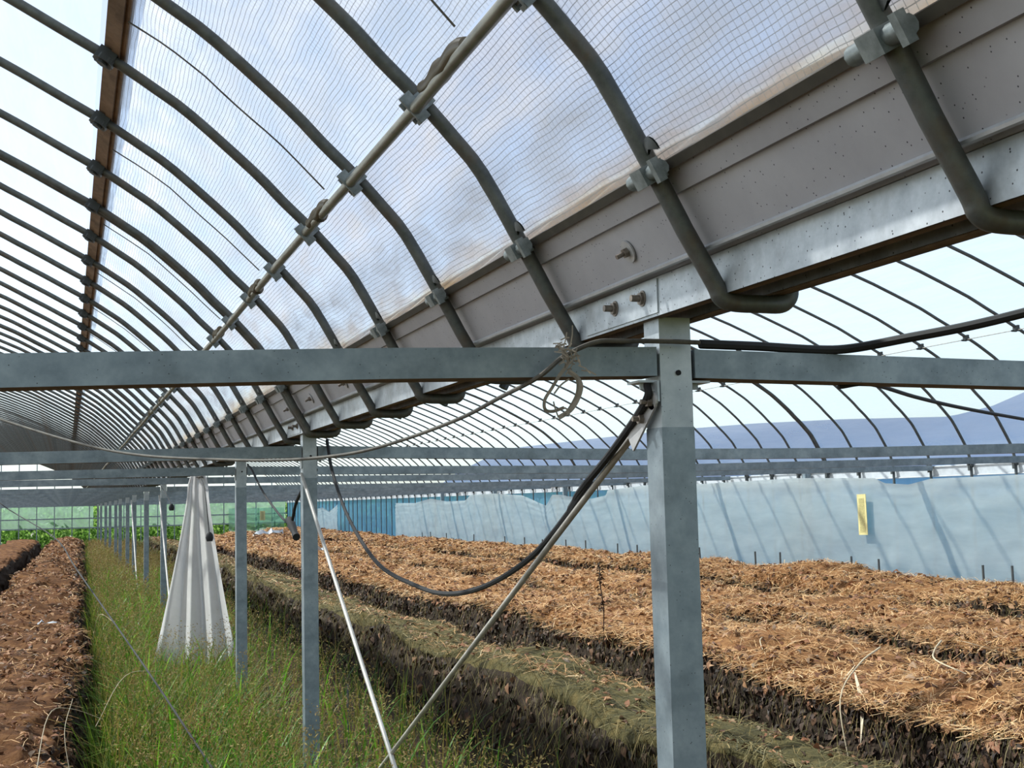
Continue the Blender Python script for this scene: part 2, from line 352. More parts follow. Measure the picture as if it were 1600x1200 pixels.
# outer blue wall of the far side
yy = np.linspace(-1, YE, 200); zz = np.linspace(0, 0.25+H, 10); B, Z = np.meshgrid(yy, zz, indexing='ij')
V = np.stack([8.13+0.012*np.sin(B*2*PI/PITCH)+fbm(B*3, Z*3)*0.02, B, Z], -1).reshape(-1, 3)
tag(np_mesh('wall_right', V, grid_faces(200, 10), M['blue'], uv=np.stack([B, Z], -1).reshape(-1, 2)), 'blue tarpaulin side wall', 'wall', kind='structure')
# white eave channel with its pipe
m = MB(); m.box((8.085, YE/2, 0.185+H), (0.012, YE, 0.09)); m.tube([(8.075, 0, 0.235+H), (8.075, YE, 0.235+H)], 0.010, 8); m.tube([(8.075, 0, 0.14+H), (8.075, YE, 0.14+H)], 0.007, 8)
tag(m.build('trim_1', M['white']), 'white eave channel along the side wall', 'eave', kind='structure')
# left wall (outside the frame, closes the house)
m = MB(); m.add([(-5.95, -1, 0), (-5.95, YE, 0), (-5.95, YE, H+.31), (-5.95, -1, H+.31)], [(0, 1, 2, 3)])
tag(m.build('wall_left', M['curtain'], smooth=False), 'milky film side wall of the near span', 'wall', kind='structure')
# end wall : film panels and bars
def gable(name, x_of, z0, z1, mat, label, o_hi):
    oo = np.linspace(0.1, o_hi, 60); zz = np.interp(oo, np.array(full)[:, 0], np.array(full)[:, 1])+H
    V = []; uv = []
    for o_, z_ in zip(oo, zz):
        for k in (0, 0.5, 1):
            z = min(z0+(min(z1, z_)-z0)*k, z_); V.append((x_of(o_), YE, z)); uv.append((x_of(o_), z))
    return tag(np_mesh(name, V, grid_faces(60, 3), M[mat], uv=uv), label, 'wall', kind='structure')
gable('wall_back', left_x, H-0.62, H+.20, 'end', 'green tinted film end wall of the near span', 6.85)
gable('wall_back_right', right_x, H-0.62, H+.20, 'end', 'green tinted film end wall of the other span', 6.85)
gable('wall_back_upper', left_x, H+.20, H+9, 'roof_r', 'clear film gable above the end wall of the near span', 6.85)
gable('wall_back_right_upper', right_x, H+.20, H+9, 'roof_r', 'clear film gable above the end wall of the other span', 6.85)
m = MB()
for z in (H-0.62, H-0.27, H+0.20): m.box((1.05, YE-.03, z), (14.2, 0.05, 0.045))
for k in range(24):
    x = -5.9+k*0.61
    top = float(np.interp(abs(GX-x) if x < GX else EX-x, np.array(full)[:, 0], np.array(full)[:, 1]))+H
    m.box((x, YE-.05, top/2), (0.035, 0.035, top))
tag(m.build('trim_2', M['galv']), 'bar framework of the end wall', 'frame', kind='structure')

# ================================================================== POSTS
def make_post(Y, first):
    t = thing('support_post', '', 'post', (PX, Y+PW/2, 0), 'posts under the gutter')
    m = MB(); z1 = 0.122+H; m.box((0, 0, z1/2), (PW, PW, z1)); m.build('lower_tube', M['galv'], t, False)
    m = MB(); z2 = 0.316+H
    m.box((0, 0, (z1+z2)/2), (PW-.002, PW-.002, z2-z1)); o = m.build('upper_tube', M['galv_light'], t, False); o['label'] = 'paler upper section of the post'
    m = MB(); m.cyl((0.004, -PW/2+.001, 0.218+H), (0, 1, 0), 0.0048, 0.006); m.build('bolt_hole', M['hole'], t)
    for s in (-1, 1):
        m = MB(); m.box((s*(PW/2+.018), 0, 0.203+H), (0.04, 0.05, 0.004)); m.box((s*(PW/2+.002), 0, 0.185+H), (0.004, 0.045, 0.04))
        m.cyl((s*(PW/2+.020), 0, 0.197+H), (0, 0, 1), 0.006, 0.012, 6)
        m.build('bracket', M['galv_light'], t, False)
    return t
post0 = make_post(POSTY[0], True)
plab = ['big grey square post in front, under the gutter joint', 'grey square post with the pale leaning rod fixed to its top', 'grey square post just right of the hanging white sheet',
        'grey square post that the white sheet hangs from', 'grey square post behind the white sheet, left of its hem', 'grey square post second beyond the white sheet', 'grey square post third beyond the white sheet', 'grey square post fourth beyond the white sheet']
for i, Y in enumerate(POSTY):
    t = post0 if i == 0 else copy_tree(post0, (PX, Y+PW/2, 0), skip=() if i < 4 else ('bolt_hole', 'bracket'))
    t['label'] = plab[i] if i < len(plab) else 'thin far grey post in the row fading towards the end wall'

# ================================================================== CROSS BEAMS
def beam(Y, pts, label, grp):
    t = 0.066; h = 0.051; m = MB(); yc = Y+PW/2
    x0 = pts[0][0]
    o = None
    n = len(pts); vs = []
    for x, z in pts:
        for dy, dz in ((-t/2, 0), (t/2, 0), (t/2, -h), (-t/2, -h)): vs.append((x-x0, dy, z+H-(pts[0][1]+H)+dz))
    sgn = 1 if pts[-1][0] > x0 else -1
    fs = []; ms = []
    for i in range(n-1):
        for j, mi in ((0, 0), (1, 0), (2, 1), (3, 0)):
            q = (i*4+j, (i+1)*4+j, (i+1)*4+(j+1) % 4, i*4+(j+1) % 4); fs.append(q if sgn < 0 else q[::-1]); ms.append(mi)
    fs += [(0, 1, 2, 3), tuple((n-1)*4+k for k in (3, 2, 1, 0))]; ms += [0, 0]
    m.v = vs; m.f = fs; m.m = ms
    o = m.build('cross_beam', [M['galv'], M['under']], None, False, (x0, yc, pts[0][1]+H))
    return tag(o, label, 'beam', grp, 'thing')
xl, xr = PX-PW/2-.006, PX+PW/2+.005
LB = {0: [(xl, .263), (.487, .253), (-.094, .235), (-.9, .225), (-5.9, .225)], 1: [(xl, .263), (-.257, .247), (-1.2, .24), (-5.9, .24)], 2: [(xl, .249), (-.364, .239), (-1.2, .235), (-5.9, .235)]}
RB = {0: [(xr, .260), (1.766, .249), (3, .24), (8.05, .24)], 1: [(xr, .262), (2.614, .234), (3.69, .230), (4.855, .243), (8.05, .25)], 2: [(xr, .249), (3.703, .221), (6.878, .250), (8.05, .252)]}
for i, Y in enumerate(POSTY):
    a = 'nearest grey box beam, left of the big front post' if i == 0 else '%s grey box beam of the near span, counted from the front' % ORD[i] if i < 5 else 'thin far grey box beam crossing the near span'
    b = 'nearest grey box beam, right of the big front post' if i == 0 else '%s grey box beam of the span beyond the gutter' % ORD[i] if i < 5 else 'thin far grey box beam crossing the span beyond the gutter'
    beam(Y, LB.get(i, [(xl, .247), (-5.9, .245)]), a, 'cross beams of the near span')
    beam(Y, RB.get(i, [(xr, .247), (4.5, .232), (8.05, .248)]), b, 'cross beams of the span beyond the gutter')

# ================================================================== GUTTER
GT = thing('roof_gutter', 'long grey steel gutter running over the row of posts', 'gutter', (GX, 0, H))
def gs(pts): return [(x-GX, z) for x, z in pts]
lft = [(.868, .507), (.878, .492), (.893, .470), (.902, .472), (.944, .392), (.966, .383)]
inn = [(.968, .388), (.949, .395), (.906, .477), (.895, .475), (.882, .494), (.872, .508)]
mir = lambda P: [(2*GX-x, z) for x, z in P]
m = MB(); y0g, y1g = 0.1, YE-.1
m.prism(gs(lft+mir(lft)[::-1]+mir(inn)+inn[::-1][::-1][::1][::-1][::-1]) if False else gs(lft+[(GX, .383)]+[(GX, .388)]+inn), y0g, y1g)
m.prism(gs([(GX, .383)]+mir(lft)[::-1]+mir(inn)[::-1]+[(GX, .388)]), y0g, y1g)
o = m.build('trough', M['sheet'], GT, False); o['label'] = 'speckled grey sheet side of the gutter'
m = MB()
for s in (-1, 1): m.tube([(s*.107, y0g, .3865), (s*.107, y1g, .3865)], 0.0055, 8)
m.build('rolled_bead', M['bead'], GT)
m = MB()
for s in (-1, 1):
    m.box((s*.184, (y0g+y1g)/2, .507), (.015, y1g-y0g, .014), Matrix.Rotation(-s*0.95, 3, 'Y'))
m.build('film_rail', M['rail'], GT, False)
m = MB(); bx = .051; cxo = -.030
for s in (-1, 1):
    m.box((cxo+s*bx, (y0g+y1g)/2, .348), (.004, y1g-y0g, .068)); m.box((cxo+s*(bx-.009), (y0g+y1g)/2, .3155), (.020, y1g-y0g, .003), None, 1)
m.box((cxo, (y0g+y1g)/2, .380), (2*bx, y1g-y0g, .003), None, 1)
o = m.build('base_channel', [M['galv_base'], M['under']], GT, False); o['label'] = 'bright spangled channel under the gutter'
m = MB()
for s in (-1, 1): m.tube([(cxo+s*(bx-.002), y0g, .3185), (cxo+s*(bx-.002), y1g, .3185)], .0045, 6)
m.build('channel_edge', M['under'], GT)
for k, Y in enumerate(POSTY[:4]):
    m = MB(); m.box((cxo-bx-.0035, Y+.125, .349), (.003, .32, .060)); pl = m.build('splice_plate', M['galv_base'], GT, False)
    for dy in (.023, .143):
        m = MB(); c = Vector((cxo-bx-.005, Y+dy, .352))
        m.cyl(c+Vector((-.004, 0, 0)), (1, 0, 0), .0115, .006, 6); m.cyl(c+Vector((-.012, 0, 0)), (1, 0, 0), .0062, .022, 10); m.cyl(c+Vector((-.001, 0, 0)), (1, 0, 0), .0145, .002, 14)
        m.build('bolt', M['bolt'], pl)
for Y in (2.002, 4.414, 5.073, 5.621):
    nrm = Vector((-.89, 0, -.456)); c = Vector((.924-GX, Y, .429))
    m = MB(); m.cyl(c+nrm*.003, nrm, .020, .003, 20); w = m.build('washer', M['washer'], GT)
    m = MB(); m.cyl(c+nrm*.009, nrm, .009, .008, 6); m.cyl(c+nrm*.018, nrm, .0042, .02, 8); m.build('bolt', M['bolt'], w)

# ================================================================== ARCHED PIPES, NEAR SPAN
R = 0.0145
hook = [(-.036, .330), (-.031, .310), (-.018, .3005), (.0, .3000), (.03, .2990), (.06, .3000), (.078, .304), (.089, .315), (.095, .335)]
hook = [(o_, z_) for o_, z_ in hook]
# path in (offset, z): the pipe wraps under the gutter base and climbs as the arch
path = crom([(-.036, .332), (-.033, .312), (-.018, .3005), (.02, .2995), (.068, .3005), (.088, .309), (.0985, .330), (.147, .412)], 6)[:-1]+[p for p in crom(PROF, 3) if p[0] > .146]
path = path+[np.array([2*3.475-p[0], p[1]]) for p in crom(PROF, 3)[::-1] if p[0] < 3.4]
def arch_pipe(nside):
    m = MB(); m.tube([(-p[0], 0, p[1]) for p in path], R, nside); return m
def seg_dir(o_):
    e = 0.01; d = Vector((-2*e, 0, prof_at(o_+e)-prof_at(o_-e))); return d.normalized()
def make_left_arch():
    t = thing('arched_pipe', '', 'arch pipe', (GX, Y0+PITCH, H), 'arched pipes of the near span')
    arch_pipe(12).build('tube', M['pipe'], t)
    # clip where the film rail of the gutter crosses
    oc = .190; d = seg_dir(oc); nrm = Vector((d.z, 0, -d.x)) if d.z*-1 < 0 else Vector((-d.z, 0, d.x))
    nrm = Vector((-d.z, 0, d.x)); nrm = nrm if nrm.z < 0 else -nrm      # towards the inside
    c = Vector((-oc, 0, prof_at(oc)))+d*.012
    rot = Matrix((d, Vector((0, 1, 0)), nrm)).transposed()
    m = MB()
    m.tube([c+nrm*.014+Vector((0, -.052, 0)), c+nrm*.014+Vector((0, .052, 0))], .0125, 10)
    m.box(c+nrm*.022+Vector((0, -.050, 0)), (.038, .012, .014), rot); m.box(c+nrm*.010+Vector((0, 0, 0)), (.030, .036, .042), rot)
    g_ = m.build('gutter_clip', M['clip'], t)
    m = MB(); w = []
    for a in np.linspace(-.2, PI+.2, 9): w.append(c+d*(.030+.022*math.sin(a))+nrm*.004+Vector((0, -.036-.022*math.cos(a)*.9+.004, 0)))
    ctr = c+d*.034+nrm*.008+Vector((0, -.036, 0))
    m.add([ctr+nrm*.004]+w+[ctr-nrm*.004]+[q-nrm*.003 for q in w], [(0, i, i+1) for i in range(1, 9)]+[(10, 10+i+1, 10+i) for i in range(1, 9)])
    m.build('wing', M['clip_dark'], g_)
    # clip on the purlin pipe
    oc = .400; d = seg_dir(oc); nrm = Vector((-d.z, 0, d.x)); nrm = nrm if nrm.z < 0 else -nrm
    rot = Matrix((d, Vector((0, 1, 0)), nrm)).transposed(); c = Vector((-oc, 0, prof_at(oc)))
    m = MB(); m.box(c+nrm*.006, (.036, .044, .040), rot); m.box(c+nrm*.030+Vector((0, -.026, 0)), (.062, .007, .026), rot)
    m.box(c+nrm*.030+Vector((0, -.020, 0))-d*.028, (.008, .022, .024), rot); m.box(c+nrm*.016+Vector((0, .024, 0)), (.05, .006, .03), rot)
    m.build('purlin_clip', M['clip'], t)
    oc = .940; d = seg_dir(oc); nrm = Vector((-d.z, 0, d.x)); nrm = nrm if nrm.z < 0 else -nrm
    c = Vector((-oc, 0, prof_at(oc)))+d*.018
    m = MB(); m.cyl(c+nrm*.014, nrm, .031, .016, 9); m.cyl(c+nrm*.022, nrm, .016, .012, 8); m.box(c+nrm*.004, (.05, .05, .036), Matrix((d, Vector((0, 1, 0)), nrm)).transposed())
    m.build('batten_clip', M['clip_dark'], t)
    return t
arch0 = make_left_arch()
far_tube = None
DOUBLE_L = (8, 18, 28, 38)
arches = []
n_last = int((YE-0.3-Y0)/PITCH)
for n in range(1, n_last+1):
    loc = (GX, Y0+n*PITCH, H)
    if n == 1: t = arch0
    elif n < 34: t = copy_tree(arch0, loc, skip=() if n < 20 else ('batten_clip',))
    else: t = copy_tree(arch0, loc, skip=('gutter_clip', 'batten_clip', 'purlin_clip'))
    t['label'] = ('%s arched roof pipe from the front, hooked under the near side of the gutter' % ORD[n-1]) if n <= 12 else 'thin far arched pipe in the dense rows of the near span, beyond the twelfth'
    if n <= 12 and n-1 == 0: t['label'] = 'nearest arched roof pipe, thick and hooked under the gutter at the upper right'
for n in DOUBLE_L:
    t = copy_tree(arch0, (GX, Y0+n*PITCH+.05, H), skip=('gutter_clip', 'purlin_clip', 'batten_clip'))
    t['label'] = 'extra arched pipe doubled up tight against another one in the near span' ; t['group'] = 'doubled arched pipes'

# purlin pipe, batten, film strips of the near span
m = MB(); od = .400; d = seg_dir(od); nin = Vector((-d.z, 0, d.x)); nin = nin if nin.z < 0 else -nin
pc = Vector((GX-od, 0, prof_at(od)+H))+nin*.028
m.tube([pc+Vector((0, y, 0.004*math.sin(y*2))) for y in np.linspace(0.1, YE-.1, 90)], .0125, 10)
tag(m.build('purlin_pipe', M['purlin']), 'pale lengthwise pipe clipped under the arches of the near span', 'pipe', kind='thing')
m = MB(); ob = .945; d = seg_dir(ob); nin2 = Vector((-d.z, 0, d.x)); nin2 = nin2 if nin2.z < 0 else -nin2
rot = Matrix((d, Vector((0, 1, 0)), nin2)).transposed(); bc = Vector((GX-ob, YE/2, prof_at(ob)+H))-nin2*.030
m.box(bc, (.062, YE-.4, .022), rot); m.box(bc+nin2*.013-d*.006, (.022, YE-.4, .010), rot)
tag(m.build('film_batten', M['batten'], None, False), 'rusty brown lengthwise rail above the arches, edge of the netted film', 'rail', kind='thing')
arch_film('vent_film', 'netted white film between the rusty rail and the pale lengthwise pipe', left_x, .415, .925, M['net1'], .026, 1100, 'film', .006, 0.2, YE-.2, 'thing', 40, 3.0, fold=.009)
arch_film('lower_vent_film', 'netted stained film between the pale lengthwise pipe and the gutter', left_x, .190, .400, M['net2'], .022, 1100, 'film', .005, 0.2, YE-.2, 'thing', 24, 8.0, fold=.007)
# film bunched round the purlin pipe
bl = ['at the top edge of the picture', 'in front of the fifth arch', 'second from the front', 'third from the front', 'fourth from the front', 'fifth from the front', 'sixth from the front']
for k in range(9):
    yb = Y0+PITCH*(2.62+2*k); m = MB(); pts = []; rs = []
    for q in np.linspace(-.12, .13, 30):
        pts.append(pc+Vector((.004*math.sin(q*40+k), yb+q, .010+.004*math.sin(q*55)))); rs.append(.012+.007*max(0, 1-(q/.135)**2)*(1+.4*math.sin(q*45+k)))
    m.tube(pts, rs, 14); o = m.build('film_bunch', M['bunch'])
    tag(o, ('%s dirty bunch of film wrapped round the lengthwise pipe, from the front' % ORD[k]) if k < 5 else 'tiny far bunch of film on the lengthwise pipe', 'film', 'film bunches on the lengthwise pipe', 'thing')
# hold-down cords outside the film
for k in range(9):
    yc = Y0+PITCH*(2.5+2*k); m = MB(); pts = []
    for o_ in np.linspace(.43, .92, 14):
        d = seg_dir(o_); ni = Vector((-d.z, 0, d.x)); ni = ni if ni.z < 0 else -ni
        pts.append(Vector((GX-o_, yc, prof_at(o_)+H))-ni*.016+Vector((0, .008*math.sin(o_*20+k), 0)))
    m.tube(pts, .0022, 6); o = m.build('hold_down_cord', M['cable'])
    tag(o, ('%s thin dark cord across the netted film, from the front' % ORD[k]) if k < 4 else 'faint far cord across the netted film', 'cord', 'cords across the netted film', 'thing')

# ================================================================== ARCHED PIPES, SPAN BEYOND THE GUTTER
Rr = .0135; sx_ = (EX-GX)/(2*3.475)
rp = [p for p in crom(PROF, 3)]
rpath = [np.array([0.10/sx_, -H]), np.array([0.10/sx_, -.5]), np.array([0.10/sx_, .25])]+[p for p in rp if p[0] > .12]+[np.array([2*3.475-p[0], p[1]]) for p in rp[::-1][1:] if p[0] > .09]
t = thing('arched_pipe', '', 'arch pipe', (EX, 0, H), 'arched pipes beyond the gutter')
m = MB(); m.tube([(-p[0]*sx_, 0, p[1]) for p in rpath], Rr, 8); m.build('tube', M['pipe_far'], t)
m = MB(); m.cyl((-.105, -.005, .228), (1, 0, 0), .022, .03, 8); m.box((-.118, 0, .205), (.02, .03, .05)); m.box((-.125, .012, .245), (.012, .02, .03)); m.build('eave_clip', M['clip_dark'], t)
oc = 1.03; dd = .01; zc = float(prof_at(oc)); m = MB(); c = Vector((-oc*sx_, 0, zc-.012)); m.box(c, (.030, .040, .034)); m.box(c+Vector((-.01, .012, -.016)), (.05, .010, .014)); m.box(c+Vector((.01, -.012, .004)), (.02, .016, .05)); m.build('wire_clip', M['clip_dark'], t)
ra0 = t; YR = Y0+.67*PITCH; NR0 = 4
kk = 0
for n in range(NR0, n_last+1):
    Y = YR+n*PITCH; o = ra0 if n == NR0 else copy_tree(ra0, (EX, Y, H), skip=() if n < 48 else ('wire_clip',))
    o.location = (EX, Y, H)
    if n < 14: o['label'] = 'arched pipe of the clear span whose foot is beyond the right edge'
    elif n < 22: o['label'] = '%s arched pipe foot from the right edge, on the eave of the clear span' % ('first' if n == 14 else ORD[n-14])
    else: o['label'] = 'thin far arched pipe of the clear span, past the eighth foot from the right edge'
for n in (19, 31, 43):
    o = copy_tree(ra0, (EX, YR+n*PITCH+.045, H), skip=('eave_clip', 'wire_clip'))
    o['label'] = 'extra arched pipe doubled up tight against another one in the clear span'; o['group'] = 'doubled arched pipes of the clear span'
m = MB(); m.tube([(EX-oc*sx_, y, zc+H-.022) for y in np.linspace(2.5, YE-.1, 80)], .004, 6)
tag(m.build('purlin_wire', M['rod']), 'thin lengthwise wire clipped under the arches of the clear span', 'wire', kind='thing')
wlab = ['post on the side wall, just left of the yellow card', 'post on the side wall, behind the leaning brace rod', 'post on the side wall behind the middle of the curtain', 'far post on the side wall near the drooping curtain edge']
for Y, l in zip((12.75, 20.3, 24.08, 27.84), wlab):
    m = MB(); m.box((0, 0, (H+.24)/2), (.075, .06, H+.24)); o = m.build('wall_post', M['galv'], None, False, (8.02, Y, 0)); tag(o, 'grey '+l, 'post', 'side wall posts', 'thing')

# ================================================================== SIDE CURTAINS
def curtain(name, top, zb, label, x=7.85, mat='curtain'):
    top = sorted(top); ys = np.linspace(top[0][0], top[-1][0], int((top[-1][0]-top[0][0])*22)+8)
    zt = np.interp(ys, [p[0] for p in top], [p[1] for p in top])
    ss = np.linspace(0, 1, 26); B, S = np.meshgrid(ys, ss, indexing='ij'); Zt = zt[:, None]
    Zz = Zt*(1-S)+zb*S
    slack = np.clip((1.56-zt)/.12, 0, 1)[:, None]*np.exp(-S*5)
    X = x+.010*np.sin(B*9+fbm(B*2, S*2)*6)*(.3+S)*(B < 11)+fbm(B*1.2, S*2.5)*.05+slack*.016*np.sin(S*95+B*1.5)
    V = np.stack([X, B, Zz], -1).reshape(-1, 3)
    o = np_mesh(name, V, grid_faces(len(ys), 26), M[mat], uv=np.stack([B, Zz], -1).reshape(-1, 2))
    return tag(o, label, 'curtain', None, 'thing')
ct = [(7.2, 1.53), (9.025, 1.524), (9.718, 1.519), (10.31, 1.516), (10.642, 1.467), (11.027, 1.488), (11.197, 1.544), (12.395, 1.573), (12.713, 1.581), (14.937, 1.561), (16.714, 1.578), (18.101, 1.527), (18.181, 1.449), (18.72, 1.405), (19.786, 1.458), (20.017, 1.482), (20.497, 1.488), (20.821, 1.303), (21.073, 1.338), (22.033, 1.495), (23.663, 1.551), (25.126, 1.545), (25.582, 1.43), (26.9, 1.42), (28.215, 1.495), (29.704, 1.40), (31.532, 1.414)]
curtain('side_curtain', ct, .45, 'long milky film curtain with a drooping top along the blue wall')
curtain('side_curtain', [(38.9, 1.42), (40.1, 1.2), (41.2, 1.33), (42.1, 1.29), (43.3, 1.34), (44.3, 1.18), (45.2, 1.3)], .45, 'ragged far curtain piece beyond the bare blue gap')
# end curtain across the far right corner
m = MB(); xs = np.linspace(5.87, 7.98, 14)
for a, b in zip(xs[:-1], xs[1:]):
    za = .05*math.sin(a*5)
    m.add([(a, 49.88+.03*math.sin(a*9), .4), (b, 49.88+.03*math.sin(b*9), .4), (b, 49.88+.03*math.sin(b*9), 1.36), (a, 49.88+.03*math.sin(a*9), 1.36)], [(0, 1, 2, 3)])
tag(m.build('end_curtain', M['end']), 'pale green film sheet across the far end, with a tiny yellow card', 'curtain', kind='thing')
def sticky(y, z, w, h, x, label, ang=0.0, face=0):
    t = thing('sticky_trap', label, 'insect trap', (x, y, z))
    m = MB(); s = (.004, w, h) if not face else (w, .004, h); m.box((0, 0, 0), s, Matrix.Rotation(ang, 3, 'X')); m.build('card', M['yellow'], t, False)
    m = MB(); s2 = (.005, w*.6, h*.84) if not face else (w*.5, .005, h*.86); m.box((-.0006 if not face else 0, 0 if not face else -.0006, -h*.02), s2, Matrix.Rotation(ang, 3, 'X')); m.build('glue_panel', M['yellow_c'], t, False)
sticky(11.375, 1.172, .155, .42, 7.80, 'yellow sticky card hanging on the milky side curtain', -.02)
sticky(49.83, 1.06, .2, .36, 7.14, 'tiny far yellow card on the end sheet', 0, 1)

# ================================================================== BEDS
def bed_xz(side_l, side_r, zt, U, B, seed, rough=1.35):
    """rounded bed section; U 0..1 runs left foot -> top -> right foot."""
    w = side_r-side_l; sl = .36
    xs = np.interp(U, [0, .20, .30, .40, .60, .70, .80, 1], [-.06, .0, .05, .16, .84*w+.0, w-.05, w, w+.06])
    xs = np.where(U < .40, xs, np.where(U > .60, xs, .16+(w-.32)*(U-.4)/.2))
    zs = np.interp(U, [0, .20, .30, .40, .5, .60, .70, .80, 1], [0, zt*.70, zt*.93, zt, zt*1.03, zt, zt*.93, zt*.70, 0])
    topm = np.clip((zs/zt-.5)*2, 0, 1)
    if side_l == 2.22: zs = zs*(1-.50*np.clip((U-.38)/.34, 0, 1))
    drift = .012*(B-5)*max(0, 1-max(0, side_l)/6.4)
    if -1 < side_l < 0: rough = 2.1
    xs = xs+side_l+drift+fbm(B*1.1+seed, U*5, 4)*.16*rough+fbm(B*6+seed, U*22, 3)*.05
    zs = zs+(fbm(B*.9+seed, U*4+3, 4)*.19*rough+fbm(B*5+seed, U*18+9, 3)*.06)*topm+(fbm(B*14+seed, U*50, 2)*.03)*topm
    return xs, np.maximum(zs, 0)
def make_bed(name, l, r, zt, y0, y1, seed, label, mat_top, mat_side):
    ys = y0+(y1-y0)*np.linspace(0, 1, 640)**1.6; us = np.linspace(0, 1, 70); B, U = np.meshgrid(ys, us, indexing='ij')
    X, Z = bed_xz(l, r, zt, U, B, seed); k = np.clip((B-y0)/.5, 0, 1)*np.clip((y1-B)/.6, 0, 1); Z = Z*np.sqrt(k)
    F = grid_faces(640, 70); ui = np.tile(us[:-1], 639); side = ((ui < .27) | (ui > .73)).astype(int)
    V = np.stack([X, B, Z], -1).reshape(-1, 3)
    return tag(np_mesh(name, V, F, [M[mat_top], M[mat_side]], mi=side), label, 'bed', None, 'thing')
BEDS = [  # left, right, height, seed, top, side, label
    ('A', 2.22, 3.22, .47, 1.3, 'bed_moss_shade', 'bed_side', 'mossy, shade-toned olive planting bed with a dark side, nearest beyond the posts'),
    ('B', 3.58, 4.78, .47, 23.7, 'bed', 'bed_side', 'straw covered planting bed behind the mossy one, dark leaf hung side'),
    ('C', 5.06, 6.22, .50, 41.1, 'bed', 'bed_side', 'straw covered planting bed in the middle of the clear span'),
    ('D', 6.46, 7.72, .60, 63.9, 'bed', 'bed_side', 'straw covered planting bed along the side curtain'),
    ('L', -.86, .02, .46, 81.2, 'bed_l', 'bed_side', 'reddish brown planting bed left of the grass strip'),
    ('K', -2.3, -1.30, .46, 99.5, 'bed_l', 'bed_side', 'planting bed at the far left edge, mostly out of view')]
for k, l, r, zt, sd_, mt, ms, lab in BEDS:
    make_bed('planting_bed', l, r, zt, 2.2, 46.5, sd_, lab, mt, ms)

def scatter_leaves(name, l, r, zt, seed, n, y0, y1, mat, u0, u1, size, label, cat='leaves', power=1.7, lift=.006):
    Y = y0+(y1-y0)*RNG.random(n)**power; U = u0+(u1-u0)*RNG.random(n); X, Z = bed_xz(l, r, zt, U, Y, seed)
    s = size*(.6+.9*RNG.random(n))*(1+np.clip(Y-8, 0, 30)*.035)
    N = np.stack([np.where(U < .3, -1.0, np.where(U > .7, 1.0, 0)), np.zeros(n), np.where((U < .3) | (U > .7), .35, 1.0)], -1)+RNG.normal(0, .45, (n, 3)); N /= np.linalg.norm(N, axis=1)[:, None]
    T = RNG.normal(0, 1, (n, 3)); T[:, 2] -= np.where((U < .3) | (U > .7), 1.6, 0); T -= N*(T*N).sum(1)[:, None]; T /= np.linalg.norm(T, axis=1)[:, None]; S = np.cross(N, T)
    P = np.stack([X, Y, Z], -1)+N*lift
    L_ = [(-.5, 0, 0), (-.15, -.28, .10), (-.10, .28, .12), (.2, -.22, .06), (.22, .2, .10), (.55, 0, -.02)]
    cur = RNG.normal(0, .25, n)
    V = np.stack([P+T*(a*s)[:, None]+S*(b*s)[:, None]+N*((c_*2+abs(b)*cur*1.6)*s)[:, None] for a, b, c_ in L_], 1).reshape(-1, 3)
    base = (np.arange(n)*6)[:, None]
    F = np.concatenate([base+np.array(q)[None, :] for q in ((0, 1, 3, 2), (2, 3, 5, 4))])
    return tag(np_mesh(name, V, F, mat, smooth=False), label, cat, None, 'stuff')
def scatter_straw(name, l, r, zt, seed, n, y0, y1, mat, u0, u1, length, wid, label, power=1.7, hang=0.0):
    Y = y0+(y1-y0)*RNG.random(n)**power; U = u0+(u1-u0)*RNG.random(n); X, Z = bed_xz(l, r, zt, U, Y, seed)
    ln = length*(.4+RNG.random(n)); w = wid*(.6+.8*RNG.random(n))*(1+np.clip(Y-7, 0, 40)*.10)
    a = RNG.random(n)*2*PI; sidev = np.where(U < .3, -1.0, np.where(U > .7, 1.0, 0))
    T = np.stack([np.cos(a), np.sin(a), RNG.normal(0, .25, n)], -1); T[:, 2] -= hang*np.abs(sidev)*2; T /= np.linalg.norm(T, axis=1)[:, None]
    upv = np.stack([sidev, np.zeros(n), np.where(sidev == 0, 1.0, .3)], -1)+RNG.normal(0, .3, (n, 3)); S = np.cross(T, upv); S /= np.linalg.norm(S, axis=1)[:, None]+1e-9
    P = np.stack([X+sidev*.012, Y, Z+.010*RNG.random(n)+.004], -1); bow = RNG.normal(.25, .25, n)
    rows = []
    for t in (-.5, 0, .5):
        c_ = P+T*(t*ln)[:, None]; c_[:, 2] += (.25-t*t)*ln*bow
        rows += [c_-S*(w/2)[:, None], c_+S*(w/2)[:, None]]
    V = np.stack(rows, 1).reshape(-1, 3); base = (np.arange(n)*6)[:, None]
    F = np.concatenate([base+np.array(q)[None, :] for q in ((0, 1, 3, 2), (2, 3, 5, 4))])
    return tag(np_mesh(name, V, F, mat, smooth=False), label, 'straw', None, 'stuff')
